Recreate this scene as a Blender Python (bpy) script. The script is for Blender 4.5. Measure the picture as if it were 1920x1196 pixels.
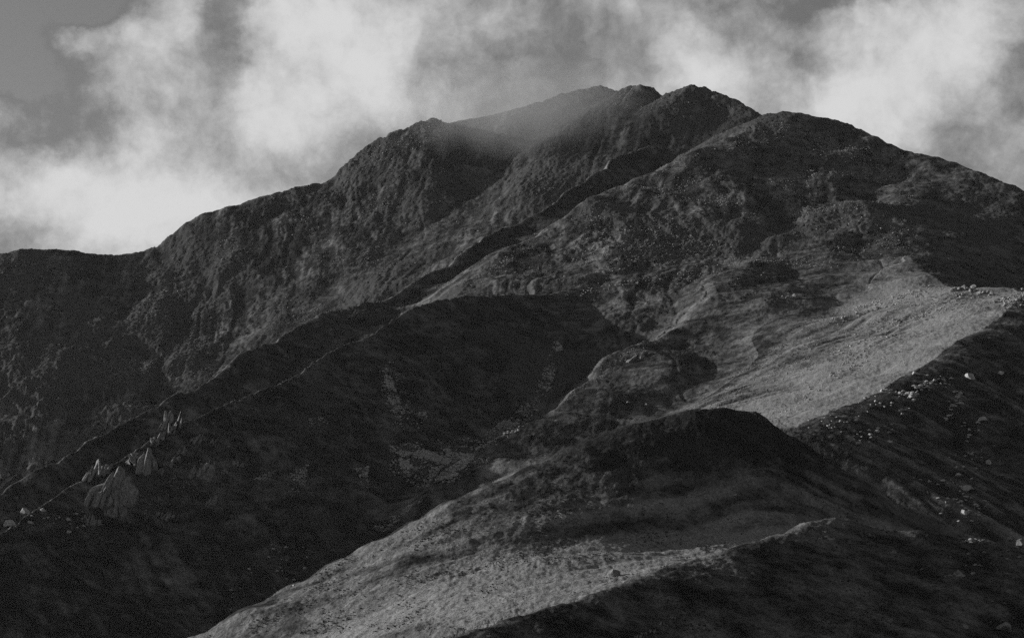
import bpy, math, random
import numpy as np

# ------------------------------------------------------------------ scene, camera, light
sc = bpy.context.scene
for o in list(bpy.data.objects):
    bpy.data.objects.remove(o)
COL = sc.collection
F = 4516.0                       # focal length in photograph pixels
CX, CY, HOR = 960.0, 598.0, 1250.0
PITCH = math.atan((HOR - CY) / F)
EYE = 2.0
cam = bpy.data.cameras.new('camera')
cam.sensor_fit = 'HORIZONTAL'
cam.sensor_width = 36.0
cam.lens = 36.0 * F / 1920.0
cam.clip_start, cam.clip_end = 1.0, 60000.0
co = bpy.data.objects.new('camera', cam)
COL.objects.link(co)
co.location = (0, 0, EYE)
co.rotation_euler = (math.pi / 2 + PITCH, 0, 0)
sc.camera = co

SUN_AZ, SUN_EL = math.radians(-70), math.radians(16)     # from the view direction, to the left
SUN = np.array([math.sin(SUN_AZ) * math.cos(SUN_EL), math.cos(SUN_AZ) * math.cos(SUN_EL), math.sin(SUN_EL)])
from mathutils import Vector
sun = bpy.data.lights.new('sun', 'SUN')
sun.energy = 5.0
sun.angle = math.radians(0.5)
sun.color = (1.0, 0.995, 0.985)
so = bpy.data.objects.new('sun', sun)
COL.objects.link(so)
so.location = (0, 0, 3000)
so.rotation_euler = Vector(SUN).to_track_quat('Z', 'Y').to_euler()

sc.view_settings.view_transform = 'Standard'
sc.view_settings.look = 'None'
sc.view_settings.exposure = 0.0
sc.view_settings.gamma = 1.0
sc.view_settings.use_curve_mapping = False
sc.cycles.max_bounces = 3
sc.cycles.diffuse_bounces = 2
sc.cycles.volume_bounces = 1
sc.cycles.transparent_max_bounces = 6
sc.cycles.use_denoising = False


class NT:
    """small helper for node trees"""
    def __init__(self, nt):
        self.nt = nt
    def n(self, t, **kw):
        nd = self.nt.nodes.new(t)
        for k, v in kw.items():
            setattr(nd, k, v)
        return nd
    def put(self, sock, v):
        if hasattr(v, 'links'):
            self.nt.links.new(v, sock)
        else:
            sock.default_value = v
    def math(self, op, a, b=0.0, c=None, clamp=False):
        nd = self.n('ShaderNodeMath', operation=op, use_clamp=clamp)
        self.put(nd.inputs[0], a)
        self.put(nd.inputs[1], b)
        if c is not None:
            self.put(nd.inputs[2], c)
        return nd.outputs[0]
    def vec(self, op, a, b=(0, 0, 0)):
        nd = self.n('ShaderNodeVectorMath', operation=op)
        self.put(nd.inputs[0], a)
        self.put(nd.inputs[1], b)
        return nd.outputs['Value'] if op in ('LENGTH', 'DOT_PRODUCT') else nd.outputs[0]
    def scale(self, a, s):
        nd = self.n('ShaderNodeVectorMath', operation='SCALE')
        self.put(nd.inputs[0], a)
        self.put(nd.inputs['Scale'], s)
        return nd.outputs[0]
    def noise(self, vec, scale, detail=5, rough=0.55, dist=0.0, color=False):
        nd = self.n('ShaderNodeTexNoise')
        self.put(nd.inputs['Vector'], vec)
        nd.inputs['Scale'].default_value = scale
        nd.inputs['Detail'].default_value = detail
        nd.inputs['Roughness'].default_value = rough
        nd.inputs['Distortion'].default_value = dist
        return nd.outputs['Color' if color else 'Fac']
    def ramp(self, v, a, b, c=0.0, d=1.0, kind='SMOOTHSTEP'):
        nd = self.n('ShaderNodeMapRange', interpolation_type=kind)
        self.put(nd.inputs['Value'], v)
        for i, x in zip(('From Min', 'From Max', 'To Min', 'To Max'), (a, b, c, d)):
            self.put(nd.inputs[i], x)
        return nd.outputs[0]
    def mix(self, f, a, b):
        nd = self.n('ShaderNodeMix', data_type='FLOAT')
        self.put(nd.inputs[0], f)
        self.put(nd.inputs[2], a)
        self.put(nd.inputs[3], b)
        return nd.outputs[0]
    def link(self, a, b):
        self.nt.links.new(a, b)


# pixel of the photograph -> azimuth and elevation / a point at a horizontal range
def ray(px, py):
    u, v = (px - CX) / F, (CY - py) / F
    c, s = math.cos(PITCH), math.sin(PITCH)
    return np.array([u, c - v * s, s + v * c])

def azel(px, py):
    d = ray(px, py)
    return math.atan2(d[0], d[1]), math.atan2(d[2], math.hypot(d[0], d[1]))

def at(px, py, d):
    r = ray(px, py)
    return r[0] / r[1] * d, d, EYE + r[2] / r[1] * d

# ------------------------------------------------------------------ sky with clouds (black and white photograph: red light only)
SKY_STRENGTH = 0.1
world = bpy.data.worlds.new('World')
sc.world = world
world.use_nodes = True
W = NT(world.node_tree)
world.node_tree.nodes.clear()
tc = W.n('ShaderNodeTexCoord').outputs['Generated']
sky = W.n('ShaderNodeTexSky', sky_type='NISHITA')
sky.sun_disc = False
sky.sun_elevation = SUN_EL
sky.sun_rotation = SUN_AZ
sky.air_density, sky.dust_density, sky.ozone_density = 1.0, 1.0, 1.0
sep = W.n('ShaderNodeSeparateColor')
W.link(sky.outputs[0], sep.inputs[0])
red = sep.outputs[0]
sx = W.n('ShaderNodeSeparateXYZ')
W.link(tc, sx.inputs[0])
az = W.math('ARCTAN2', sx.outputs[0], sx.outputs[1])
el = W.math('ARCSINE', sx.outputs[2])
cmb = W.n('ShaderNodeCombineXYZ')
W.link(az, cmb.inputs[0])
W.link(el, cmb.inputs[1])
ae = cmb.outputs[0]
big = W.noise(ae, 20.0, 3, 0.5, color=True)
wob = W.scale(W.vec('SUBTRACT', big, (0.5, 0.5, 0.5)), 0.030)
mid = W.noise(ae, 70.0, 8, 0.62, color=True)
wob2 = W.scale(W.vec('SUBTRACT', mid, (0.5, 0.5, 0.5)), 0.017)
pos = W.vec('ADD', ae, W.vec('ADD', wob, wob2))
BLOBS = [  # px, py, rx, ry, amount
    (590, 120, 175, 125, 0.46), (560, 10, 120, 70, 0.34), (720, 90, 85, 85, 0.26), (500, 215, 95, 80, 0.22),
    (310, 45, 70, 75, 0.26), (265, 175, 55, 100, 0.22), (310, 300, 80, 85, 0.34), (140, 90, 85, 40, 0.62),
    (165, 350, 110, 85, 0.36), (20, 330, 110, 60, 0.36), (190, 440, 110, 70, 0.28), (340, 420, 130, 60, 0.26), (20, 210, 55, 30, 0.34),
    (470, 360, 170, 60, 0.24), (520, 440, 200, 60, 0.18), (300, 380, 130, 60, 0.12), (1690, 80, 175, 150, 0.46), (1650, 230, 130, 110, 0.34), (1860, 30, 100, 100, 0.26), (1560, 180, 80, 50, 0.10),
    (1310, 110, 75, 55, 0.36), (1390, 160, 90, 50, 0.22), (1260, 180, 80, 45, 0.16), (885, 35, 80, 40, 0.26),
    (1150, 40, 120, 60, 0.08), (1890, 270, 70, 90, 0.12), (840, 190, 110, 45, 0.16), (560, 260, 100, 40, 0.10),
    (40, 30, 190, 95, -0.75), (20, 140, 90, 60, -0.40), (200, 20, 60, 40, -.25), (420, 20, 40, 40, -.25), (420, 110, 38, 90, -0.30), (375, 235, 55, 50, -0.16),
    (90, 225, 110, 60, -0.22), (30, 280, 60, 26, -0.22), (40, 435, 60, 50, -0.26), (520, 305, 130, 38, -0.14),
    (830, 110, 50, 80, -0.16), (1060, 75, 120, 110, -0.18), (970, 60, 60, 60, -0.08), (1560, 0, 100, 24, -0.55), (1525, 85, 50, 75, -0.36),
    (1465, 150, 70, 50, -0.14), (1800, 290, 110, 70, -0.20), (1905, 130, 36, 70, -0.24), (200, 235, 50, 60, -0.14),
    (950, 130, 90, 60, -0.06), (700, 300, 120, 50, -0.04),
]
acc = None
for (px, py, rx, ry, a) in BLOBS:
    ca, ce = azel(px, py)
    d = W.vec('MULTIPLY', W.vec('SUBTRACT', pos, (ca, ce, 0)), (F / rx, F / ry, 0))
    q = W.math('DIVIDE', a, W.math('ADD', W.math('POWER', W.vec('DOT_PRODUCT', d, d), 2.0), 1.0))
    acc = q if acc is None else W.math('ADD', acc, q)
fine = W.noise(W.vec('ADD', ae, W.scale(wob, 0.9)), 38.0, 11, 0.66)
puff = W.noise(W.vec('ADD', ae, W.scale(wob2, 0.5)), 95.0, 9, 0.72)
soft = W.noise(ae, 14.0, 3, 0.5)
field = W.math('ADD', W.math('ADD', acc, 0.37), W.math('MULTIPLY', W.math('SUBTRACT', fine, 0.5), 0.9))
field = W.math('ADD', field, W.math('MULTIPLY', W.math('SUBTRACT', puff, 0.5), 0.52))
field = W.math('ADD', field, W.math('MULTIPLY', W.math('SUBTRACT', soft, 0.5), 0.20))
field = W.math('SUBTRACT', field, W.ramp(el, math.radians(15), math.radians(32), 0.0, 0.75))   # clouds hug the mountains, clear overhead
vor = W.n('ShaderNodeTexVoronoi', feature='F1', normalize=True)
vor.inputs['Scale'].default_value = 34.0
vor.inputs['Detail'].default_value = 3.0
vor.inputs['Roughness'].default_value = 0.6
W.link(W.vec('ADD', ae, W.vec('ADD', W.scale(wob, 0.5), W.scale(wob2, 0.6))), vor.inputs['Vector'])
field = W.math('ADD', field, W.math('MULTIPLY', W.math('SUBTRACT', 0.32, vor.outputs['Distance']), 1.15))     # rounded billows
cover = W.ramp(field, -0.14, 0.28)
cloud = W.ramp(field, 0.0, 1.22, 0.165, 0.68)
skyc = W.math('MULTIPLY', red, 0.85)
val = W.mix(cover, skyc, W.math('MULTIPLY', cloud, 1.0 / SKY_STRENGTH))
bg = W.n('ShaderNodeBackground')
W.link(val, bg.inputs['Color'])
bg.inputs['Strength'].default_value = SKY_STRENGTH
wo = W.n('ShaderNodeOutputWorld')
W.link(bg.outputs[0], wo.inputs['Surface'])
world.cycles.sampling_method = 'MANUAL'
world.cycles.sample_map_resolution = 512

# ------------------------------------------------------------------ noise
def perlin(x, y, seed):
    xi, yi = np.floor(x), np.floor(y)
    fx, fy = (x - xi).astype(np.float32), (y - yi).astype(np.float32)
    xi, yi = xi.astype(np.int64), yi.astype(np.int64)
    def g(ix, iy, dx, dy):
        h = (ix * 374761393 + iy * 668265263 + seed * 2147483647) & 0xffffffff
        h = ((h ^ (h >> 13)) * 1274126177) & 0xffffffff
        h = (h ^ (h >> 16)) & 15
        return TX[h] * dx + TY[h] * dy
    u = fx * fx * fx * (fx * (fx * 6 - 15) + 10)
    v = fy * fy * fy * (fy * (fy * 6 - 15) + 10)
    a = g(xi, yi, fx, fy)
    b = g(xi + 1, yi, fx - 1, fy)
    c = g(xi, yi + 1, fx, fy - 1)
    d = g(xi + 1, yi + 1, fx - 1, fy - 1)
    ab = a + u * (b - a)
    cd = c + u * (d - c)
    return (ab + v * (cd - ab)) * 1.5
_a = np.arange(16) * (2 * math.pi / 16) + 0.2
TX, TY = np.cos(_a).astype(np.float32), np.sin(_a).astype(np.float32)

def fbm(x, y, lam, octs, seed, gain=0.5):
    s, a = 0.0, 1.0
    for k in range(octs):
        s = s + a * perlin(x / lam + 17.3 * k, y / lam - 9.1 * k, seed + k)
        lam *= 0.5
        a *= gain
    return s

def sstep(a, b, x):
    t = np.clip((x - a) / (b - a), 0, 1)
    return t * t * (3 - 2 * t)

# ------------------------------------------------------------------ the land as ridges and spurs
# points: photograph pixel and range; sl / sr: steepness left and right of the direction of travel; w: crest rounding; foot: length over which slopes ease
# look: rock amount, grass paleness with painted sun and shade, roughness
RIDGES = [
    dict(name='massif', sl=.8, sr=.63, w=10, reach=1300, pts=[(-900, 560, 5210), (-250, 520, 5270), (0, 474, 5300), (60, 467, 5315), (140, 470, 5330), (215, 480, 5345), (290, 462, 5365), (350, 418, 5390), (430, 385, 5415),
         (560, 350, 5450), (620, 336, 5475), (655, 303, 5490), (690, 274, 5505), (750, 242, 5530), (812, 224, 5555), (832, 231, 5600), (950, 209, 5650), (1050, 176, 5700), (1120, 162, 5740), (1160, 172, 5760), (1300, 300, 5900)]),
    dict(name='massif', sl=.7, sr=.62, w=6, reach=1300, pts=[(1120, 200, 5650), (1152, 174, 5600), (1178, 160, 5560), (1200, 158, 5550), (1222, 167, 5540), (1238, 184, 5530), (1262, 172, 5480), (1300, 157, 5440), (1345, 171, 5400),
         (1400, 200, 5320), (1445, 220, 5250), (1560, 300, 5200)]),
    dict(name='shoulder', sl=.7, sr=.55, w=25, reach=1100, pts=[(1400, 238, 4860), (1445, 219, 4800), (1475, 209, 4780), (1500, 211, 4760), (1540, 220, 4740), (1585, 229, 4700), (1640, 255, 4650), (1700, 284, 4600), (1760, 293, 4550),
         (1812, 313, 4480), (1860, 332, 4420), (1920, 362, 4350), (2060, 440, 4250), (2400, 640, 4000)]),
    # lit rib falling left from the shoulder
    dict(name='shoulder', wander=1, sl=.2, slv=(.5, .4, .3, .2, .14, .12, .14, .2), sr=.55, w=12, reach=620, pts=[(1445, 219, 4800), (1340, 262, 4640), (1230, 320, 4500), (1100, 384, 4320), (1000, 440, 4170), (930, 482, 4040), (850, 553, 3880), (760, 620, 3740)]),
    # rib under the dark gully, falling to the far left
    dict(name='dark_spur', wander=1, k=60, sl=.5, sr=1.6, w=4, reach=700, pts=[(1205, 278, 5180), (1160, 300, 5050), (1110, 338, 4900), (950, 422, 4590), (840, 486, 4370), (720, 560, 4140), (600, 592, 3950), (480, 655, 3750), (345, 722, 3550), (200, 815, 3350), (0, 927, 3120), (-200, 1040, 2900)]),
    dict(name='dark_spur', sl=.55, sr=1.7, w=2, reach=700, pts=[(1250, 520, 3980), (1150, 535, 3900), (1050, 553, 3800), (900, 552, 3640), (780, 574, 3480), (690, 625, 3350), (590, 681, 3200), (500, 725, 3080), (350, 787, 2920), (150, 905, 2720), (-100, 1060, 2480)]),
    # gully spur with the bright crest
    dict(name='middle_spur', wander=1, sl=.16, sr=.9, k=50, w=10, reach=350, pts=[(1480, 450, 4095), (1390, 515, 3840), (1310, 580, 3590), (1232, 633, 3445), (1130, 690, 3310), (1010, 770, 3130), (900, 852, 2975), (790, 935, 2815)]),
    # sunlit spur on the right, its dark right-hand flank
    dict(name='shoulder', sl=.5, sr=.36, w=110, reach=600, pts=[(1725, 312, 4560), (1695, 395, 4250), (1705, 480, 3950), (1750, 538, 3650)]),
    dict(name='sunlit_spur', sl=.55, sr=.27, srv=(.30, .28, .27, .18, .10, .10, .10), k=70, w=60, reach=280, pts=[(1700, 500, 3850), (1750, 538, 3650), (1830, 539, 3420), (1930, 551, 3200), (1780, 650, 2900), (1640, 738, 2700), (1450, 815, 2480)]),
    # foreground hill
    dict(name='hill', sl=.6, sr=.42, srv=(.3, .3, .3, .34, .42, .62, .75, .82, .85, .85, .8, .75, .7, .7, .7, .7), ease=85, streak=(-.95, -.3), w=20, reach=340, pts=[(100, 1345, 1690), (370, 1190, 1756), (550, 1090, 1790), (700, 1013, 1820), (850, 938, 1848), (1000, 874, 1875), (1100, 835, 1893), (1200, 795, 1912), (1290, 770, 1926), (1340, 765, 1932),
         (1400, 774, 1938), (1480, 822, 1945), (1600, 892, 1950), (1720, 953, 1955), (1830, 1001, 1958), (2000, 1080, 1960)]),
    # nearest hill
    dict(name='near_hill', sl=.6, sr=.42, w=9, reach=600, pts=[(600, 1270, 1056), (750, 1226, 1109), (900, 1177, 1170), (1050, 1131, 1232), (1200, 1082, 1302), (1340, 1036, 1373), (1450, 1000, 1443), (1510, 977, 1478), (1560, 969, 1496), (1605, 973, 1500),
         (1650, 990, 1505), (1740, 993, 1512), (1830, 1010, 1520), (1920, 1021, 1530), (2100, 1040, 1550), (2400, 1100, 1580)]),
]
NAMES = ['massif', 'shoulder', 'dark_spur', 'middle_spur', 'sunlit_spur', 'hill', 'near_hill']
# rock, paleness of the grass (right flank), roughness, ribs, paleness of the left flank; shaded flanks darkened, shade painted in
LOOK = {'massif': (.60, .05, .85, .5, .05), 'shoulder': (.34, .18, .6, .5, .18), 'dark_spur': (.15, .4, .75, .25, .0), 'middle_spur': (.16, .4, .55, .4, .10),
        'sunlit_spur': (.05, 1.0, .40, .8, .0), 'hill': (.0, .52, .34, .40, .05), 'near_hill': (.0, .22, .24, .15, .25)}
for r in RIDGES:
    P = np.array([at(*p) for p in r['pts']])
    # round the polyline with a Catmull-Rom curve
    Q = []
    slv, srv = r.get('slv', [r['sl']] * len(P)), r.get('srv', [r['sr']] * len(P))
    V = []
    n = len(P)
    for i in range(n - 1):
        p0, p1, p2, p3 = P[max(i - 1, 0)], P[i], P[i + 1], P[min(i + 2, n - 1)]
        k = 2 if np.linalg.norm((p2 - p1)[:2]) > 60 else 1
        for j in range(k):
            t = j / k
            Q.append(.5 * (2 * p1 + (p2 - p0) * t + (2 * p0 - 5 * p1 + 4 * p2 - p3) * t * t + (3 * p1 - p0 - 3 * p2 + p3) * t ** 3))
            V.append((slv[i] * (1 - t) + slv[i + 1] * t, srv[i] * (1 - t) + srv[i + 1] * t))
    Q.append(P[-1])
    V.append((slv[-1], srv[-1]))
    r['V'] = V
    r['P'] = np.array(Q)
    v = r['P'][-1] - r['P'][0]
    L_ = math.hypot(v[0], v[1])
    t_, n_ = v[:2] / L_, np.array([v[1], -v[0]]) / L_           # along, and to the right
    for key, st, sg in (('fall_r', r['sr'], 1), ('fall_l', r['sl'], -1)):
        f_ = -t_ * v[2] / L_ + n_ * sg * st                      # downhill
        f_ = f_ / np.linalg.norm(f_)
        if sg == 1 and 'streak' in r:
            f_ = np.array(r['streak'])
        r[key] = (-f_[1], f_[0])                                 # unit vector across the fall line
    r['gid'] = NAMES.index(r['name'])

BASE = -22.0
def base_land(x, y):
    """height of the bare ridges, which ridge is on top, metres along it and away from it"""
    z = np.full(x.shape, BASE, np.float64)
    x, y = x + 9 * fbm(x, y, 140.0, 2, 71), y + 14 * fbm(x, y, 140.0, 2, 81)
    xs, ys = x, y
    wx_, wy_ = x + 30 * fbm(x, y, 300.0, 3, 73), y + 45 * fbm(x, y, 300.0, 3, 83)
    gid = np.full(x.shape, -1, np.int8)
    S = np.zeros(x.shape)
    D, DW = np.full(x.shape, 500.0), np.zeros(x.shape)
    gap = np.full(x.shape, 200.0)
    look = np.zeros((4,) + x.shape) + np.array([.1, .5, .4, .5]).reshape((4,) + (1,) * x.ndim)
    for r in RIDGES:
        P = r['P']
        x, y = (wx_, wy_) if 'wander' in r else (xs, ys)
        segs = [(a, b, b - a, float((b - a)[0] ** 2 + (b - a)[1] ** 2)) for a, b in zip(P[:-1], P[1:])]
        dmin = np.full(x.shape, 1e9)
        for a, b, v, L2 in segs:
            ux, uy = x - a[0], y - a[1]
            t = np.clip((ux * v[0] + uy * v[1]) / L2, 0, 1)
            dmin = np.minimum(dmin, (ux - t * v[0]) ** 2 + (uy - t * v[1]) ** 2)
        dmin = np.sqrt(dmin)
        tau = 6.0 + .10 * dmin
        ws, zs, ds = np.zeros(x.shape), np.zeros(x.shape), np.zeros(x.shape)
        for k_, (a, b, v, L2) in enumerate(segs):
            ux, uy = x - a[0], y - a[1]
            tr = (ux * v[0] + uy * v[1]) / L2
            t = np.clip(tr, 0, 1)
            d = np.hypot(ux - t * v[0], uy - t * v[1])
            left = (v[0] * uy - v[1] * ux) > 0
            (l0, r0), (l1, r1) = r['V'][k_], r['V'][k_ + 1]
            st = np.where(left, l0 + (l1 - l0) * t, r0 + (r1 - r0) * t)
            ov = 0.0                           # ends of a ridge fall away steeply
            if k_ == 0:
                ov = np.maximum(-tr, 0) * math.sqrt(L2)
            if k_ == len(segs) - 1:
                ov = np.maximum(tr - 1, 0) * math.sqrt(L2)
            dd = np.sqrt(d * d + r['w'] ** 2) - r['w']
            if 'ease' in r:                    # the foot of the slope flattens
                q = np.maximum(dd - r['ease'], 0)
                dd = dd - .85 * q * q / (q + 50)
            zz = a[2] + t * v[2] - st * dd - 1.5 * ov * ov / (ov + 40.0) - .75 * np.maximum(d - r['reach'], 0) ** 2 / (np.maximum(d - r['reach'], 0) + 160)
            w = np.exp(-np.minimum((d - dmin) / tau, 30.0))
            ws += w
            zs += w * zz
            ds += w * np.where(left, -d, d)
        zr, dr_ = zs / ws, ds / ws
        # coordinates along and across the fall line of this flank
        ca, sa = r['fall_r']
        cb, sb = r['fall_l']
        right_ = dr_ > 0
        sr_ = np.where(right_, x * ca + y * sa, x * cb + y * sb)
        dw_ = np.where(right_, -x * sa + y * ca, -x * sb + y * cb)
        h = zr - z
        k = r.get('k', 26.0)
        soft_ = np.maximum(k - np.abs(h), 0) ** 2 / (4 * k)
        m = h > 0
        gap = np.minimum(gap, np.abs(h))
        tw = np.clip(.5 + h / 50.0, 0, 1)
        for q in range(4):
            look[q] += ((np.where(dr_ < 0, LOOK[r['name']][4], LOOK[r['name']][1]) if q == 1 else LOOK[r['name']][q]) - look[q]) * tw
        z = np.maximum(z, zr) + soft_
        gid = np.where(m, r['gid'], gid)
        S = np.where(m, sr_, S)
        D = np.where(m, dr_, D)
        DW = np.where(m, dw_, DW)
    return z, gid, S, D, DW, look, gap

def land(x, y):
    """full height with relief, plus attributes"""
    z, gid, S, D, DW, look, gap = base_land(x, y)
    rough, ribs = look[2], look[3]
    ad = np.abs(D)
    meet = sstep(4, 60, gap)
    ribs = ribs * meet
    far = sstep(15, 160, ad)
    n1 = fbm(x, y, 330.0, 2, 3)
    n2 = fbm(x, y, 110.0, 2, 11)
    wx = x + 9 * n2
    wy = y + 9 * fbm(x + 900, y, 110.0, 2, 12)
    # ribs and narrow gullies that run down the fall line
    rb = fbm(S + 25 * n2, DW * 0.16, 62.0, 3, 21, .55)
    rb2 = fbm(S + 8 * n2, DW * 0.12, 19.0, 3, 24, .6)
    gl = fbm(S + 12 * n2 + 8 * n1, DW * .10, 150.0, 3, 27, .5)
    gully = -np.exp(-(gl / .07) ** 2)
    crag = 1 - np.abs(fbm(wx, wy, 60.0, 5, 31, .65)) * 1.6
    step = fbm(x, y + 3 * z, 30.0, 3, 35, .55)
    small = fbm(x, y, 13.0, 3, 41, .7)
    tiny = fbm(x, y, 7.0, 3, 51, .65)
    rockm = np.clip(look[0] + .55 * n1 + .5 * n2, 0, 1)
    dz = far * (10 * n1 + 5 * n2) * (.4 + .6 * rough) + (.2 + .8 * far) * ribs * (5.5 * rb + 2.2 * rb2) + far * 2.6 * gully * (.3 + .7 * rough)
    dz = dz + rough * (.25 + .75 * rockm) * (2.3 * (crag - .6) * (.6 + .4 * far) + 1.5 * small + .8 * step) + .30 * small
    # broken cliffs under the left skyline step and at the far left foot of the mountain
    for (cx_, cy_, cd_, r_, amp) in ((700, 345, 5400, 190, 9), (50, 850, 4650, 210, 9), (1290, 235, 5250, 130, 7), (330, 620, 5000, 260, 4), (1190, 470, 4060, 160, 6)):
        q_ = at(cx_, cy_, cd_)
        m_ = np.exp(-(((x - q_[0]) / r_) ** 2 + ((y - q_[1]) / (r_ * 1.3)) ** 2))
        m_ = m_ * np.clip(.6 + fbm(x, y, 90.0, 2, 505), 0, 1)
        cl_ = np.abs(fbm(x + .3 * y, y * .45, 44.0, 5, 501, .6))
        blk = np.floor(3 * fbm(x - .4 * y, y * .6, 30.0, 2, 503)) / 3
        dz = dz - amp * m_ * (1.5 * cl_ - .4) + .45 * amp * m_ * blk
    dz = dz + 2.2 * (1 - far) * rough * fbm(x, y, 34.0, 4, 61, .6)
    dz = dz + tiny * (.42 + 1.35 * rough * rockm)
    streak = (.6 * rb2 + .5 * rb + .5 * gully + .4 * fbm(S, DW * .07, 9.0, 2, 29, .6)) * np.clip(2 * ribs, 0, 1)
    fade = 1 - sstep(math.radians(16.5), math.radians(18.5), np.abs(np.arctan2(x, y)))
    fade = fade * sstep(880, 1000, np.hypot(x, y)) * (1 - sstep(7600, 8200, np.hypot(x, y)))
    z = BASE - 12 + (z + dz - BASE + 12) * fade
    pale = look[1] - .75 * sstep(95, 200, z) * (gid == NAMES.index('hill')) + 1.25 * sstep(150, 75, z) * sstep(90, 190, D) * (gid == NAMES.index('hill'))  # hill: shade painted over its top, light painted along its foot
    pale = pale + (.42 - .95 * sstep(40, 290, np.abs(D))) * (gid == NAMES.index('sunlit_spur')) * (D > 0)  # painted light: brightest at the crest, fading down the sunward flank
    return z, gid, pale, streak, rockm

# ------------------------------------------------------------------ grid of the land, finer where the camera sees it
NU, NT_ = 1120, 900
half = math.radians(13.2)
u_mid = np.linspace(-half, half, NU - 60)
u_out = np.radians(np.linspace(13.2, 19, 31)[1:])
U = np.concatenate([-u_out[::-1], u_mid, u_out])
cu = np.linspace(U[0], U[-1], 260)
cr = np.geomspace(880, 8300, 1500)
gx, gy = np.sin(cu)[:, None] * cr[None, :], np.cos(cu)[:, None] * cr[None, :]
cz = base_land(gx, gy)[0]
e = np.arctan2(cz - EYE, cr[None, :]) * F
run = np.maximum.accumulate(e, axis=1)
vis = np.maximum(np.diff(run, axis=1), 0)
vis[e[:, 1:] < 40] *= .1
imp = vis * .75 / vis.sum(1, keepdims=True).clip(1) + .25 / (len(cr) - 1)
for _ in range(3):                       # spread to neighbours so rows stay smooth
    imp = .25 * np.roll(imp, 1, 0) + .5 * imp + .25 * np.roll(imp, -1, 0)
kern = np.ones(15) / 15
imp = np.apply_along_axis(lambda v: np.convolve(v, kern, 'same'), 1, imp) + 1e-6
cdf = np.concatenate([np.zeros((len(cu), 1)), np.cumsum(imp, 1)], 1)
cdf /= cdf[:, -1:]
tt = np.linspace(0, 1, NT_)
Rc = np.array([np.interp(tt, cdf[i], cr) for i in range(len(cu))])
R = np.empty((NU, NT_))
fi = np.interp(U, cu, np.arange(len(cu)))
i0 = np.clip(fi.astype(int), 0, len(cu) - 2)
w_ = (fi - i0)[:, None]
R = Rc[i0] * (1 - w_) + Rc[i0 + 1] * w_
X, Y = (np.sin(U)[:, None] * R).ravel(), (np.cos(U)[:, None] * R).ravel()
Z, GID, PALE, STREAK, ROCK = land(X, Y)
GID = np.where(GID < 0, NAMES.index('near_hill'), GID)

def mat(name):
    m = bpy.data.materials.new(name)
    m.use_nodes = True
    m.node_tree.nodes.clear()
    return m, NT(m.node_tree)

def land_material():
    m, T = mat('hillside')
    p = T.n('ShaderNodeNewGeometry').outputs['Position']
    rock = T.n('ShaderNodeAttribute', attribute_name='rock').outputs['Fac']
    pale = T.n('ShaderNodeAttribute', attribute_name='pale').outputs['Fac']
    n_big = T.noise(p, 0.012, 4, .6)
    n_mid = T.noise(p, 0.06, 5, .6)
    n_fine = T.noise(p, 0.45, 4, .65)
    n_grain = T.noise(p, 1.3, 2, .6)
    # grass: pale dry grass with darker heather, drawn out in streaks down the slope; pale also carries painted sun and shade
    streak = T.n('ShaderNodeAttribute', attribute_name='streak').outputs['Fac']
    n_patch = T.noise(p, .03, 6, .7)
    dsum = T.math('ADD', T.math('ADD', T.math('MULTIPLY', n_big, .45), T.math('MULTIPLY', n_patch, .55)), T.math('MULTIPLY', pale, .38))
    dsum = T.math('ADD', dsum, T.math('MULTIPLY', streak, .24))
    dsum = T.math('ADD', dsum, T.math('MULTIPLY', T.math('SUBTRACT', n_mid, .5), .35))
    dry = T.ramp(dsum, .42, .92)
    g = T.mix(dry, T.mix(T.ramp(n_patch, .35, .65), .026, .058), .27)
    g = T.math('MULTIPLY', g, T.ramp(n_fine, .3, .7, .5, 1.45, 'LINEAR'))
    g = T.math('MULTIPLY', g, T.ramp(n_grain, .3, .7, .7, 1.25, 'LINEAR'))
    rk = T.math('MULTIPLY', T.mix(n_mid, .04, .11), T.ramp(n_fine, .3, .7, .45, 1.6, 'LINEAR'))
    rf = T.ramp(T.math('ADD', rock, T.math('MULTIPLY', T.math('SUBTRACT', n_fine, .5), 1.2)), .45, .8)
    c = T.mix(rf, g, rk)
    b = T.n('ShaderNodeBsdfDiffuse')
    T.link(c, b.inputs['Color'])
    bump = T.n('ShaderNodeBump')
    bump.inputs['Strength'].default_value = .9
    bump.inputs['Distance'].default_value = .9
    T.link(T.math('ADD', n_fine, T.math('MULTIPLY', n_grain, .4)), bump.inputs['Height'])
    T.link(bump.outputs[0], b.inputs['Normal'])
    o = T.n('ShaderNodeOutputMaterial')
    T.link(b.outputs[0], o.inputs['Surface'])
    return m
M_LAND = land_material()

def tag(o, label=None, cat=None, group=None, kind=None):
    for k, v in (('label', label), ('category', cat), ('group', group), ('kind', kind)):
        if v:
            o[k] = v
    return o

def mesh_obj(name, verts, faces, m, smooth=True, parent=None):
    me = bpy.data.meshes.new(name)
    v = np.ascontiguousarray(verts, np.float32)
    f = np.ascontiguousarray(faces, np.int32)
    k = f.shape[1]
    me.vertices.add(len(v))
    me.vertices.foreach_set('co', v.ravel())
    me.loops.add(f.size)
    me.loops.foreach_set('vertex_index', f.ravel())
    me.polygons.add(len(f))
    me.polygons.foreach_set('loop_start', np.arange(0, f.size, k, dtype=np.int32))
    me.polygons.foreach_set('use_smooth', np.full(len(f), smooth))
    me.materials.append(m)
    me.update(calc_edges=True)
    o = bpy.data.objects.new(name, me)
    COL.objects.link(o)
    o.parent = parent
    return o

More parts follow.
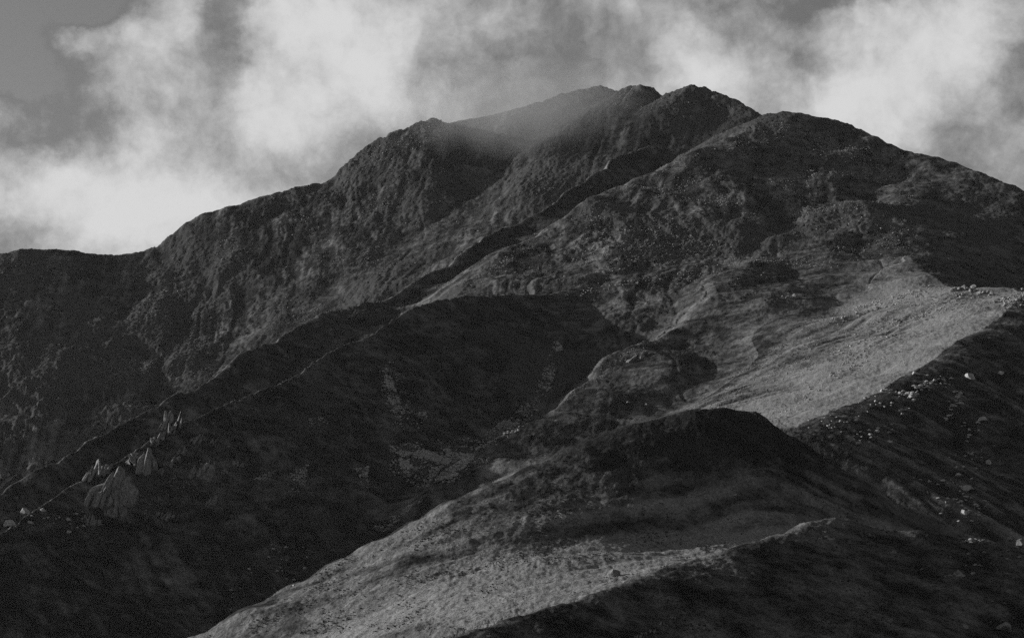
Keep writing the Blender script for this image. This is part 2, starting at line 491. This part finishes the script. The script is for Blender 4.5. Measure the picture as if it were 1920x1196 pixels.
ii = np.arange(NU * NT_).reshape(NU, NT_)
quads = np.stack([ii[:-1, :-1], ii[1:, :-1], ii[1:, 1:], ii[:-1, 1:]], -1).reshape(-1, 4)
VERT = np.stack([X, Y, Z], -1)
qg = GID[quads[:, 0]]
PIECES = {
    'massif': ('mountain', 'rugged dark mountain with the cloud-wrapped summit on the skyline', 'mountain'),
    'shoulder': ('mountain_shoulder', 'broad stony shoulder descending from the right skyline', 'hillside'),
    'dark_spur': ('dark_spur', 'shaded grassy spur with crags falling towards the lower left', 'hillside'),
    'middle_spur': ('middle_spur', 'narrow spur with a bright crest above the boulder-filled gully', 'hillside'),
    'sunlit_spur': ('sunlit_spur', 'sunlit grass spur with rows of stones at the right edge', 'hillside'),
    'hill': ('grass_hill', 'rounded grass hill catching light along its lower left flank', 'hill'),
    'near_hill': ('near_hill', 'dark nearest hill filling the bottom right corner', 'hill'),
}
for gi, nm in enumerate(NAMES):
    q = quads[qg == gi]
    used, inv = np.unique(q, return_inverse=True)
    o = mesh_obj(PIECES[nm][0], VERT[used], inv.reshape(-1, 4), M_LAND)
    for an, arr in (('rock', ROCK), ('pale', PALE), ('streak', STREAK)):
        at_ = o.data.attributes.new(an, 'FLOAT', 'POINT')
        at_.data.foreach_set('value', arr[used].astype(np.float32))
    tag(o, PIECES[nm][1], PIECES[nm][2], kind='structure')

g = mesh_obj('ground', np.array([[-30000, -20000, BASE - 8], [30000, -20000, BASE - 8], [30000, 40000, BASE - 8], [-30000, 40000, BASE - 8]], float), np.array([[0, 1, 2, 3]]), M_LAND)
tag(g, 'flat valley floor below the hills', 'ground', kind='structure')

# ------------------------------------------------------------------ where things stand: project the land's points into the photograph
def project(x, y, z):
    c, s_ = math.cos(PITCH), math.sin(PITCH)
    zz = z - EYE
    f_ = y * c + zz * s_
    u_ = -y * s_ + zz * c
    return CX + F * x / f_, CY - F * u_ / f_
PXY = project(X, Y, Z)
ELEV = np.arctan2(Z - EYE, np.hypot(X, Y)).reshape(NU, NT_)
SEEN = (ELEV >= np.maximum.accumulate(ELEV, axis=1) - 2e-5).ravel()

def nearest_ground(px, py):
    """the point of the land seen at this pixel of the photograph"""
    d2 = (PXY[0] - px) ** 2 + (PXY[1] - py) ** 2 + np.where(SEEN, 0, 1e6)
    i = int(np.argmin(d2))
    return X[i], Y[i], Z[i]

def in_poly(px, py, poly):
    inside = np.zeros(px.shape, bool)
    n = len(poly)
    for i in range(n):
        (x0, y0), (x1, y1) = poly[i], poly[(i + 1) % n]
        if y0 == y1:
            continue
        hit = ((y0 > py) != (y1 > py)) & (px < (x1 - x0) * (py - y0) / (y1 - y0) + x0)
        inside ^= hit
    return inside

def rock_material(name, lo, hi, scale):
    m, T = mat(name)
    tcn = T.n('ShaderNodeTexCoord').outputs['Object']
    p = T.n('ShaderNodeNewGeometry').outputs['Position']
    n1 = T.noise(p, scale, 6, .65)
    n2 = T.noise(p, scale * 5, 3, .6)
    stripe = T.n('ShaderNodeMapping')
    stripe.inputs['Scale'].default_value = (1, 1, .3)
    T.link(p, stripe.inputs['Vector'])
    n3 = T.noise(stripe.outputs[0], scale * 2.5, 3, .6)
    c = T.mix(T.ramp(T.math('ADD', T.math('MULTIPLY', n1, .6), T.math('MULTIPLY', n3, .4)), .35, .65), lo, hi)
    b = T.n('ShaderNodeBsdfDiffuse')
    T.link(c, b.inputs['Color'])
    bump = T.n('ShaderNodeBump')
    bump.inputs['Strength'].default_value = .8
    bump.inputs['Distance'].default_value = .5
    T.link(T.math('ADD', n2, n3), bump.inputs['Height'])
    T.link(bump.outputs[0], b.inputs['Normal'])
    o = T.n('ShaderNodeOutputMaterial')
    T.link(b.outputs[0], o.inputs['Surface'])
    return m
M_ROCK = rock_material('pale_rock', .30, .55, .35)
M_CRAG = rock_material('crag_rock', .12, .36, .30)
M_STONE = rock_material('stone', .20, .45, .2)

rng = np.random.default_rng(7)

# ------------------------------------------------------------------ rock shapes
def ico(sub=1):
    t = (1 + 5 ** .5) / 2
    v = [(-1, t, 0), (1, t, 0), (-1, -t, 0), (1, -t, 0), (0, -1, t), (0, 1, t), (0, -1, -t), (0, 1, -t), (t, 0, -1), (t, 0, 1), (-t, 0, -1), (-t, 0, 1)]
    f = [(0, 11, 5), (0, 5, 1), (0, 1, 7), (0, 7, 10), (0, 10, 11), (1, 5, 9), (5, 11, 4), (11, 10, 2), (10, 7, 6), (7, 1, 8), (3, 9, 4), (3, 4, 2), (3, 2, 6), (3, 6, 8), (3, 8, 9), (4, 9, 5), (2, 4, 11), (6, 2, 10), (8, 6, 7), (9, 8, 1)]
    v = [np.array(p) / np.linalg.norm(p) for p in v]
    for _ in range(sub):
        mid, g = {}, []
        def m_(a, b):
            k = (min(a, b), max(a, b))
            if k not in mid:
                p = v[a] + v[b]
                v.append(p / np.linalg.norm(p))
                mid[k] = len(v) - 1
            return mid[k]
        for a, b, c in f:
            ab, bc, ca = m_(a, b), m_(b, c), m_(c, a)
            g += [(a, ab, ca), (b, bc, ab), (c, ca, bc), (ab, bc, ca)]
        f = g
    return np.array(v), np.array(f)

def rock_shape(seed, sub=2, cuts=9, squash=(1, .8, .6), near=.32, far_=.72):
    """an angular block: a ball cut by random planes"""
    r_ = np.random.default_rng(seed)
    v, f = ico(sub)
    v = v.copy()
    for _ in range(cuts):
        n = r_.normal(size=3)
        n /= np.linalg.norm(n)
        d = r_.uniform(near, far_)
        h = v @ n - d
        v = v - np.maximum(h, 0)[:, None] * n * .95
    v = v + r_.normal(size=v.shape) * .012
    return v * np.array(squash), f

def block_shape(seed, squash):
    """an angular broken block: a cube sheared, tapered and split by a few planes"""
    r_ = np.random.default_rng(seed)
    v, f = ico(2)
    v = v / np.abs(v).max(1, keepdims=True)
    v = .75 * v + .25 * v / np.linalg.norm(v, axis=1, keepdims=True)
    v[:, :2] *= (1 - r_.uniform(.2, .7) * (v[:, 2:3] + 1) / 2)
    v[:, 0] += r_.uniform(-.3, .3) * v[:, 2]
    v[:, 1] += r_.uniform(-.1, .3) * v[:, 2]
    for _ in range(7):
        n = r_.normal(size=3)
        n[2] = n[2] * .6 + .25
        n /= np.linalg.norm(n)
        h = v @ n - r_.uniform(.45, .95)
        v = v - np.maximum(h, 0)[:, None] * n
    a = r_.uniform(0, 6.28)
    v[:, :2] = v[:, :2] @ np.array([[math.cos(a), -math.sin(a)], [math.sin(a), math.cos(a)]])
    return v * np.array(squash), f

def empty(name, loc):
    o = bpy.data.objects.new(name, None)
    COL.objects.link(o)
    o.location = loc
    o.empty_display_size = 2
    return o

# ------------------------------------------------------------------ crags on the shaded spur (base px, top px, width px)
OUTCROPS = [
    ('rock_outcrop', 'slender stepped rock spire, tallest and highest crag on the shaded spur', [(312, 792, 316, 764, 10), (302, 806, 309, 780, 10), (319, 812, 325, 784, 8), (293, 832, 287, 809, 10), (300, 824, 305, 800, 9), (285, 838, 291, 815, 8), (330, 800, 338, 768, 7)]),
    ('rock_outcrop', 'rounded rock buttress just below the stepped spire', [(272, 886, 268, 838, 22), (258, 870, 262, 846, 14), (248, 872, 237, 846, 14), (282, 872, 278, 840, 10)]),
    ('rock_outcrop', 'slanting rock fins left of the big triangular crag', [(157, 901, 168, 872, 9), (166, 898, 175, 868, 9), (181, 892, 190, 855, 14), (195, 886, 202, 850, 12)]),
    ('rock_outcrop', 'big triangular rock face, largest crag on the shaded spur', [(204, 946, 213, 872, 38), (222, 968, 217, 912, 15), (190, 952, 200, 902, 22), (171, 950, 186, 898, 20), (205, 968, 203, 944, 15)]),
    ('rock_outcrop', 'broad leaning rock block right of the rounded buttress', [(362, 896, 384, 850, 16), (375, 900, 392, 852, 18), (386, 892, 395, 856, 10)]),
    ('rock_outcrop', 'low broken crag directly under the big triangular rock face', [(168, 986, 166, 960, 13), (177, 984, 179, 963, 10), (158, 976, 160, 962, 8)]),
    ('rock_outcrop', 'ragged small crags between the buttress and the leaning block', [(338, 852, 347, 834, 12), (325, 866, 335, 848, 10), (312, 874, 320, 855, 10), (298, 890, 303, 874, 8)]),
    ('rock_outcrop', 'cluster of small crags below the right side of the spire', [(364, 832, 372, 811, 10), (357, 828, 363, 811, 7), (376, 826, 383, 812, 8), (398, 832, 405, 815, 7)]),
    ('rock_outcrop', 'pair of small rock knobs right of the leaning block', [(440, 873, 441, 852, 7), (419, 888, 422, 877, 7), (452, 876, 455, 866, 6)]),
    ('rock_outcrop', 'thin slanting rock rib below the leaning block', [(394, 946, 404, 914, 8), (385, 952, 395, 930, 7)]),
    ('rock_outcrop', 'small broken crag low on the shaded spur', [(305, 976, 311, 951, 10), (318, 973, 322, 955, 8), (298, 968, 302, 954, 7)]),
    ('rock_outcrop', 'rocky knot on the crest of the sunlit spur at right', [(1795, 545, 1798, 533, 14), (1812, 545, 1812, 531, 16), (1828, 547, 1826, 534, 13), (1842, 552, 1844, 540, 12), (1800, 556, 1802, 546, 10), (1858, 555, 1860, 544, 9)]),
    ('rock_outcrop', 'bright rock lip on the crest of the middle spur', [(1186, 680, 1196, 664, 14), (1196, 674, 1206, 658, 12), (1207, 666, 1215, 652, 10)]),
    ('rock_outcrop', 'pale jagged ledge on the slope below the right shoulder', [(1478, 560, 1480, 552, 10), (1488, 560, 1490, 549, 9), (1470, 557, 1471, 552, 7)]),
    ('rock_outcrop', 'low broken rocks at the bottom edge of the nearest hill', [(1207, 1190, 1209, 1180, 9), (1220, 1186, 1224, 1176, 8), (1238, 1172, 1241, 1163, 8), (1260, 1160, 1263, 1152, 7), (1280, 1150, 1282, 1143, 6), (1196, 1196, 1198, 1189, 8)]),
    ('rock_outcrop', 'low rocks breaking the skyline of the nearest hill at right', [(1822, 1018, 1824, 1008, 22), (1838, 1017, 1838, 1007, 18), (1812, 1019, 1812, 1012, 12)]),
]
seed = 100
for nm, lab, fins in OUTCROPS:
    g0 = nearest_ground(fins[0][0], fins[0][1])
    root = tag(empty(nm, g0), lab, 'rock outcrop')
    for bx, by, tx, ty, wpx in fins:
        seed += 1
        gx_, gy_, gz_ = nearest_ground(bx, by)
        mpp = gy_ / F
        h = max((by - ty) * mpp, 1.0)
        w_ = wpx * mpp * 1.6
        lean = (tx - bx) * mpp
        nb = 5 if wpx > 12 else 3
        for k in range(nb):                    # slivers of bedrock side by side, stepping up the slope
            u_ = (k + .5) / nb - .5 + rng.uniform(-.12, .12)
            hk = h * rng.uniform(.45, 1.05) * (1 - .5 * abs(u_))
            bw = w_ * rng.uniform(.22, .42)
            v, f = block_shape(2000 + seed * 7 + k, (bw * .6, bw * 1.3, hk * .62))
            o = mesh_obj('crag', v, f, M_CRAG, smooth=False, parent=root)
            o.rotation_euler = (rng.uniform(-.5, -.1), .8 * math.atan2(lean, h) + rng.uniform(-.12, .3), rng.uniform(-.5, .5))
            o.location = (gx_ - g0[0] + u_ * w_ + lean * .4, gy_ - g0[1] + bw * .9 + rng.uniform(-.2, .3) * w_, gz_ - g0[2] + hk * .42)

# ------------------------------------------------------------------ boulders, each a thing of its own
PROTO = [block_shape(300 + i, (.95, .85, .55 + .07 * (i % 4))) for i in range(7)]
PROTO_ME = []
for i, (v, f) in enumerate(PROTO):
    o_ = mesh_obj('boulder', v, f, M_ROCK, smooth=False)
    PROTO_ME.append(o_.data)
    bpy.data.objects.remove(o_)
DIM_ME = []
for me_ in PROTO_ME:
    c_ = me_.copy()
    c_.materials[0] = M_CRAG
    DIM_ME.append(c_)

def boulder(px, py, wpx, label, group=None, flat=1.0):
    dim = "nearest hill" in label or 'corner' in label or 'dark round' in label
    gx_, gy_, gz_ = nearest_ground(px, py)
    s_ = wpx * 1.4 * gy_ / F / 2
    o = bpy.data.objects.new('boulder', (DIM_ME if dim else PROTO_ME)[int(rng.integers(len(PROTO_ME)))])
    COL.objects.link(o)
    o.location = (gx_, gy_, gz_ + s_ * .4 * flat)
    o.rotation_euler = (rng.uniform(-.25, .25), rng.uniform(-.25, .25), rng.uniform(0, 6.28))
    o.scale = (s_ * rng.uniform(1.0, 1.2), s_ * rng.uniform(.9, 1.1), s_ * flat * rng.uniform(.85, 1.15))
    return tag(o, label, 'boulder', group)

SINGLE = [  # px, py, width px, label
    (1821, 710, 13, 'large round boulder above the boulder arc, right of the sunlit slope'), (1877, 704, 10, 'round boulder highest and farthest right on the dark slope'),
    (1716, 704, 9, 'boulder standing alone left of the boulder arc, near the lit slope'), (1842, 789, 14, 'wide flat boulder alone right of the boulder arc'),
    (1713, 743, 13, 'bulky boulder at the left end of the boulder arc'), (1812, 918, 15, 'wide flat boulder, biggest in the lower boulder field'),
    (1797, 891, 10, 'flat boulder at the top of the lower boulder field'), (1854, 869, 9, 'oval boulder right of the lower boulder field'),
    (1807, 963, 12, 'long boulder at the foot of the lower boulder field'), (1673, 809, 6, 'bright small boulder in the middle of the dark slope'),
    (1151, 1079, 17, 'dark round boulder on the bright grass strip of the foreground hill'), (1178, 756, 6, 'white stone on the dark ground above the foreground hill, left of two'),
    (1212, 760, 5, 'white stone on the dark ground above the foreground hill, right of two'), (1915, 1020, 16, 'rounded boulder on the nearest hill at the right edge'),
    (1891, 1011, 12, 'flat slab just behind the skyline of the nearest hill'), (1882, 1184, 24, 'big rounded grass mound, built as a boulder, in the bottom right corner'),  # the corner one is a grass mound modelled as rock
    (1797, 1080, 16, 'tall dim boulder on the nearest hill'), (1674, 1038, 8, 'small upright stone below the crest of the nearest hill'),
    (1890, 1110, 9, 'pale stone near the right edge of the nearest hill'), (45, 962, 14, 'pale slanting boulder low on the left spur'),
    (16, 986, 17, 'wide boulder at the left edge of the picture'), (1378, 928, 6, 'pale slab on the dark upper part of the foreground hill'),
    (1808, 1178, 13, 'pale stone at the bottom edge of the nearest hill'), (1430, 1082, 0, ''),
]
for px, py, w_px, lab in SINGLE:
    if w_px:
        boulder(px, py, w_px * 1.1, lab, flat=.75 if 'flat' in lab or 'long' in lab or 'slab' in lab else 1.0)

def along(pts, n, spread):
    pts = np.array(pts, float)
    L = np.r_[0, np.cumsum(np.hypot(*np.diff(pts, axis=0).T))]
    t = rng.uniform(0, L[-1], n)
    return np.stack([np.interp(t, L, pts[:, 0]), np.interp(t, L, pts[:, 1])], 1) + rng.normal(size=(n, 2)) * spread

def many(pts, size, label, group, flat=.7):
    for px, py in pts:
        if 0 < px < 1918 and 0 < py < 1194:
            w_px = size[0] + (size[1] - size[0]) * rng.random() ** 2.2
            t = (w_px - size[0]) / (size[1] - size[0])
            u = (px - min(p[0] for p in pts)) / max(np.ptp([p[0] for p in pts]), 1)
            word = 'tiny' if t < .05 else 'small' if t < .2 else 'medium' if t < .5 else 'large'
            place = ('at its left end', 'left of its middle', 'right of its middle', 'at its right end')[min(int(u * 4), 3)]
            boulder(px, py, w_px, word + ' ' + label + ', ' + place, group, flat)

ARC = [(1692, 742), (1715, 738), (1738, 722), (1756, 712), (1775, 712), (1787, 726), (1796, 742), (1794, 760)]
many(along(ARC, 75, (6, 6)), (3.5, 10), 'pale boulder in the curved boulder arc', 'boulders of the curved arc')
many(along([(1790, 750), (1786, 775), (1770, 780)], 14, (9, 6)), (3.5, 8), 'pale boulder in the curved boulder arc', 'boulders of the curved arc')
many(along([(1520, 805), (1600, 775), (1660, 740), (1665, 770), (1700, 768)], 42, (14, 9)), (3, 8), 'stone in the scatter left of the boulder arc', 'stones left of the boulder arc')
many(along([(1585, 812), (1620, 812), (1680, 805)], 22, (12, 7)), (3, 9), 'stone in the loose patch mid dark slope', 'stones in the middle of the dark slope')
many(along([(1800, 800), (1825, 810), (1840, 850), (1800, 860)], 26, (16, 14)), (3, 8), 'stone in the thin scatter below the arc', 'stones below the boulder arc')
many(along([(1770, 905), (1800, 930), (1825, 950), (1790, 940), (1850, 985)], 55, (20, 14)), (3.5, 10), 'flat stone in the lower boulder field', 'stones of the lower boulder field', .6)
many(along([(1720, 895), (1760, 912)], 5, (6, 3)), (4, 8), 'flat stone in the lower boulder field', 'stones of the lower boulder field', .6)
many(along([(1760, 1040), (1790, 1070), (1870, 1060), (1900, 1120), (1850, 1170)], 26, (28, 16)), (4, 10), "dim stone in the nearest hill's scatter", 'stones on the nearest hill', .7)
many(along([(490, 1020), (560, 1060), (530, 1080), (440, 1120)], 24, (22, 14)), (3, 7), 'pale stone in the scatter left of the foreground hill', 'stones left of the foreground hill', .7)
many(along([(10, 985), (60, 970), (110, 970), (150, 1000)], 14, (14, 8)), (4, 10), 'pale boulder in the line below the left crags', 'boulders below the left crags', .8)

# ------------------------------------------------------------------ loose stones nobody could count
def stone_mesh(name, pts, sizes, label, cat, m=None):
    n = len(pts)
    kinds = [rock_shape(900 + i, 0, 5, (1, .9, .75)) for i in range(8)]
    VV, FF, off = [], [], 0
    which = rng.integers(0, 8, n)
    for k, (v, f) in enumerate(kinds):
        idx = np.nonzero(which == k)[0]
        if not len(idx):
            continue
        a = rng.uniform(0, 6.28, len(idx))
        c, s_ = np.cos(a), np.sin(a)
        vx = v[None, :, 0] * c[:, None] - v[None, :, 1] * s_[:, None]
        vy = v[None, :, 0] * s_[:, None] + v[None, :, 1] * c[:, None]
        vz = np.broadcast_to(v[None, :, 2], vx.shape) * rng.uniform(.6, 1.1, len(idx))[:, None]
        sz = sizes[idx][:, None] * .5
        P_ = np.stack([vx * sz + pts[idx, 0:1], vy * sz + pts[idx, 1:2], vz * sz + pts[idx, 2:3] + sz * .35], -1)
        VV.append(P_.reshape(-1, 3))
        FF.append((f[None] + off + np.arange(len(idx))[:, None, None] * len(v)).reshape(-1, 3))
        off += len(idx) * len(v)
    o = mesh_obj(name, np.concatenate(VV), np.concatenate(FF), m or M_STONE, smooth=False)
    return tag(o, label, cat, kind='stuff')

def scatter(poly, n, lo, hi, weight=None):
    """n stones on the seen land inside a polygon of the photograph; sizes in photograph pixels"""
    ok = SEEN & in_poly(PXY[0], PXY[1], poly)
    if ok.sum() < 30:
        return np.zeros((0, 3)), np.zeros(0)
    w = np.where(ok, np.hypot(X, Y), 0.0)
    if weight is not None:
        w = w * weight
    w = w / w.sum()
    i = rng.choice(len(X), n, p=w)
    sz = (lo + (hi - lo) * rng.random(n) ** 3) * Y[i] / F
    j = rng.uniform(-.8, .8, (n, 2)) * (Y[i] / F)[:, None]
    return np.stack([X[i] + j[:, 0], Y[i] + j[:, 1], Z[i]], 1), sz

clump = np.clip(fbm(X, Y, 120.0, 3, 301) * 1.4 + .15, 0, 1) ** 2 + .02
streak = np.clip(fbm(X * .35 + Y, Y * .2 - X * .15, 45.0, 3, 311) * 1.6, 0, 1) ** 2 + .01
sets = [scatter([(1440, 225), (1700, 285), (1690, 480), (1250, 560), (880, 545), (1000, 440), (1230, 320)], 7000, 1.2, 5.0, clump),
        scatter([(1100, 430), (1300, 400), (1320, 490), (1150, 510), (1060, 490)], 900, 1.5, 5.5),
        scatter([(1600, 330), (1720, 300), (1720, 480), (1560, 500)], 700, 1.2, 4.0, clump)]
stone_mesh('stones', np.concatenate([a for a, b in sets]), np.concatenate([b for a, b in sets]), 'pale stones strewn over the broad right shoulder', 'stones')
sets = [scatter([(0, 480), (620, 340), (1130, 250), (1100, 330), (600, 590), (0, 900)], 4500, 1.2, 5.0, clump),
        scatter([(650, 300), (840, 220), (850, 250), (670, 330)], 350, 2, 6), scatter([(1150, 160), (1420, 210), (1350, 230), (1150, 200)], 200, 2, 5)]
stone_mesh('stones', np.concatenate([a for a, b in sets]), np.concatenate([b for a, b in sets]), 'dark stones strewn over the far mountain face', 'stones')
sets = [scatter([(1740, 540), (1915, 545), (1460, 790), (1280, 770), (1500, 620)], 1500, 1.2, 4.0, streak)]
for ln in ([(1880, 575), (1900, 565), (1917, 555)], [(1700, 595), (1640, 650), (1560, 700), (1500, 750), (1470, 785)], [(1840, 545), (1760, 580), (1640, 625), (1560, 660)], [(1740, 545), (1640, 570), (1560, 610)]):
    p = along(ln, 200, (9, 5))
    w = np.array([nearest_ground(a, b) for a, b in p])
    sets.append((w, (2.0 + 6.5 * rng.random(len(w)) ** 3) * w[:, 1] / F))
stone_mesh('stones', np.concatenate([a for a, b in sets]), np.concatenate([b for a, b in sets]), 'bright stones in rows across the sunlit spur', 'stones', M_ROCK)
rubble = np.clip(fbm(X, Y, 40.0, 3, 321) * 1.6 + .45, 0, 1) ** 1.5 + .05
sets = [scatter([(730, 835), (900, 820), (1010, 740), (1020, 760), (900, 880), (810, 925), (730, 890)], 1260, 2.3, 7.5, rubble), scatter([(700, 680), (740, 680), (790, 810), (740, 815)], 224, 2.3, 6.9),
        scatter([(716, 692), (728, 694), (760, 780), (752, 798), (735, 770)], 473, 2.3, 9.3, rubble), scatter([(780, 775), (800, 772), (802, 800), (792, 802)], 91, 2.3, 7.8, rubble),
        scatter([(742, 848), (800, 846), (870, 836), (905, 838), (860, 890), (810, 908), (760, 890)], 2730, 2.3, 9.3, rubble), scatter([(910, 815), (990, 755), (1000, 775), (930, 830)], 637, 1.8, 6.2, rubble),
        scatter([(1010, 720), (1040, 640), (1055, 650), (1030, 740), (1000, 760)], 546, 1.8, 7.8, rubble), scatter([(660, 880), (690, 875), (690, 920), (675, 915)], 127, 2.3, 7.8, rubble),
        scatter([(540, 890), (580, 868), (570, 920), (535, 925)], 254, 2.3, 7.0, rubble), scatter([(470, 900), (520, 880), (500, 900)], 91, 2.3, 5.4, rubble),
        scatter([(700, 990), (760, 950), (790, 940), (720, 1000)], 218, 2.3, 7.0, rubble), scatter([(580, 785), (620, 780), (620, 800), (580, 800)], 91, 2.3, 5.4, rubble)]
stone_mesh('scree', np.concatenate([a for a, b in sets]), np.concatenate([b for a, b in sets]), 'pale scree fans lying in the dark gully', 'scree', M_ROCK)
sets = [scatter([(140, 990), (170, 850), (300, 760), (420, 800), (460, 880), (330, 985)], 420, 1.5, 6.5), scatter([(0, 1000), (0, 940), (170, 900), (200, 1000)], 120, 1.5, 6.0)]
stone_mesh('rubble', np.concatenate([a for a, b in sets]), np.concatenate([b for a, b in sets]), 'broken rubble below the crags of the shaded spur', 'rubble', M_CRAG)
sets = [scatter([(1060, 548), (1230, 515), (1250, 525), (1060, 562)], 260, 1.5, 5.5), scatter([(850, 545), (1000, 445), (1010, 455), (880, 550)], 250, 1.5, 4.5),
        scatter([(440, 735), (600, 672), (600, 690), (440, 765)], 260, 1.2, 4.0), scatter([(1040, 740), (1220, 630), (1235, 640), (1050, 760)], 400, 1.2, 4.5),
        scatter([(260, 960), (560, 640), (600, 690), (300, 1000), (100, 1000)], 250, 1.2, 5.0, clump)]
stone_mesh('stones', np.concatenate([a for a, b in sets]), np.concatenate([b for a, b in sets]), 'stones along the crests of the shaded spurs', 'stones')

# ------------------------------------------------------------------ heather clumps and tussocks
def heather_material():
    m, T = mat('heather')
    p = T.n('ShaderNodeNewGeometry').outputs['Position']
    n1 = T.noise(p, .9, 4, .7)
    b = T.n('ShaderNodeBsdfDiffuse')
    T.link(T.mix(T.ramp(n1, .35, .65), .025, .075), b.inputs['Color'])
    o = T.n('ShaderNodeOutputMaterial')
    T.link(b.outputs[0], o.inputs['Surface'])
    return m
M_HEATH = heather_material()
patch = np.clip(fbm(X, Y, 55.0, 4, 401, .6) * 1.5 + .1, 0, 1) ** 1.5 + .03
sets = [scatter([(365, 1195), (700, 1020), (1000, 880), (1280, 775), (1400, 780), (1480, 830), (1440, 1000), (900, 1180)], 5200, 1.6, 5.5, patch),
        scatter([(1340, 770), (1480, 830), (1830, 1000), (1500, 975), (1420, 990)], 700, 1.5, 5.0, patch)]
stone_mesh('heather', np.concatenate([a for a, b in sets]), np.concatenate([b for a, b in sets]), 'dark heather clumps dotted over the foreground hill', 'heather', M_HEATH)
sets = [scatter([(1740, 540), (1915, 545), (1460, 790), (1250, 770), (1500, 600)], 2200, 1.4, 4.2, np.minimum(patch + streak, 1))]
stone_mesh('heather', np.concatenate([a for a, b in sets]), np.concatenate([b for a, b in sets]), 'dark heather clumps in rows on the sunlit spur', 'heather', M_HEATH)
sets = [scatter([(900, 1190), (1560, 975), (1915, 1025), (1915, 1192)], 2600, 1.8, 6.0, patch)]
stone_mesh('heather', np.concatenate([a for a, b in sets]), np.concatenate([b for a, b in sets]), 'dark heather clumps covering the nearest hill', 'heather', M_HEATH)

# ------------------------------------------------------------------ cloud wisp on the summit and the air
def volume_box(name, lo, hi, m):
    (x0, y0, z0), (x1, y1, z1) = lo, hi
    v = [(x0, y0, z0), (x1, y0, z0), (x1, y1, z0), (x0, y1, z0), (x0, y0, z1), (x1, y0, z1), (x1, y1, z1), (x0, y1, z1)]
    f = [(0, 3, 2, 1), (4, 5, 6, 7), (0, 1, 5, 4), (1, 2, 6, 5), (2, 3, 7, 6), (3, 0, 4, 7)]
    return mesh_obj(name, np.array(v, float), np.array(f), m, smooth=False)

def vol_material(name, density, node=None, albedo=.9):
    m, T = mat(name)
    pv = T.n('ShaderNodeVolumePrincipled')
    pv.inputs['Color'].default_value = (albedo, albedo, albedo, 1)
    pv.inputs['Anisotropy'].default_value = 0.2
    if node is None:
        pv.inputs['Density'].default_value = density
    else:
        T.link(node(T), pv.inputs['Density'])
    o = T.n('ShaderNodeOutputMaterial')
    T.link(pv.outputs[0], o.inputs['Volume'])
    return m
HAZE = volume_box('haze', (-4200, -150, BASE - 40), (4200, 8600, 1480), vol_material('haze_air', 4.5e-6))
tag(HAZE, 'thin haze in the air between the hills', 'haze', kind='stuff')

mc = np.array(at(1000, 225, 5470))
mr = np.array([330.0, 360.0, 135.0])
def mist_density(T):
    p = T.n('ShaderNodeNewGeometry').outputs['Position']
    q = T.vec('MULTIPLY', T.vec('SUBTRACT', p, tuple(mc)), tuple(1 / mr))
    n_ = T.noise(p, .012, 5, .62, 1.0)
    n2_ = T.noise(p, .003, 2, .5)
    edge = T.math('SUBTRACT', 1.0, T.vec('LENGTH', q))
    e_ = T.math('ADD', T.math('MULTIPLY', edge, 1.1), T.math('MULTIPLY', T.math('SUBTRACT', T.math('ADD', T.math('MULTIPLY', n_, .6), T.math('MULTIPLY', n2_, .4)), .5), 2.6))
    return T.math('MULTIPLY', T.ramp(e_, -.05, 1.0), .0036)
v, f = ico(2)
v = v * mr * 1.25 + mc
v = v + 8 * np.sin(v[:, [1, 2, 0]] * .02)
MIST = mesh_obj('mist', v, f, vol_material('mist_air', 0, mist_density, .62))
tag(MIST, 'thin cloud wisp drifting over the summit left of the twin knolls', 'mist', kind='stuff')
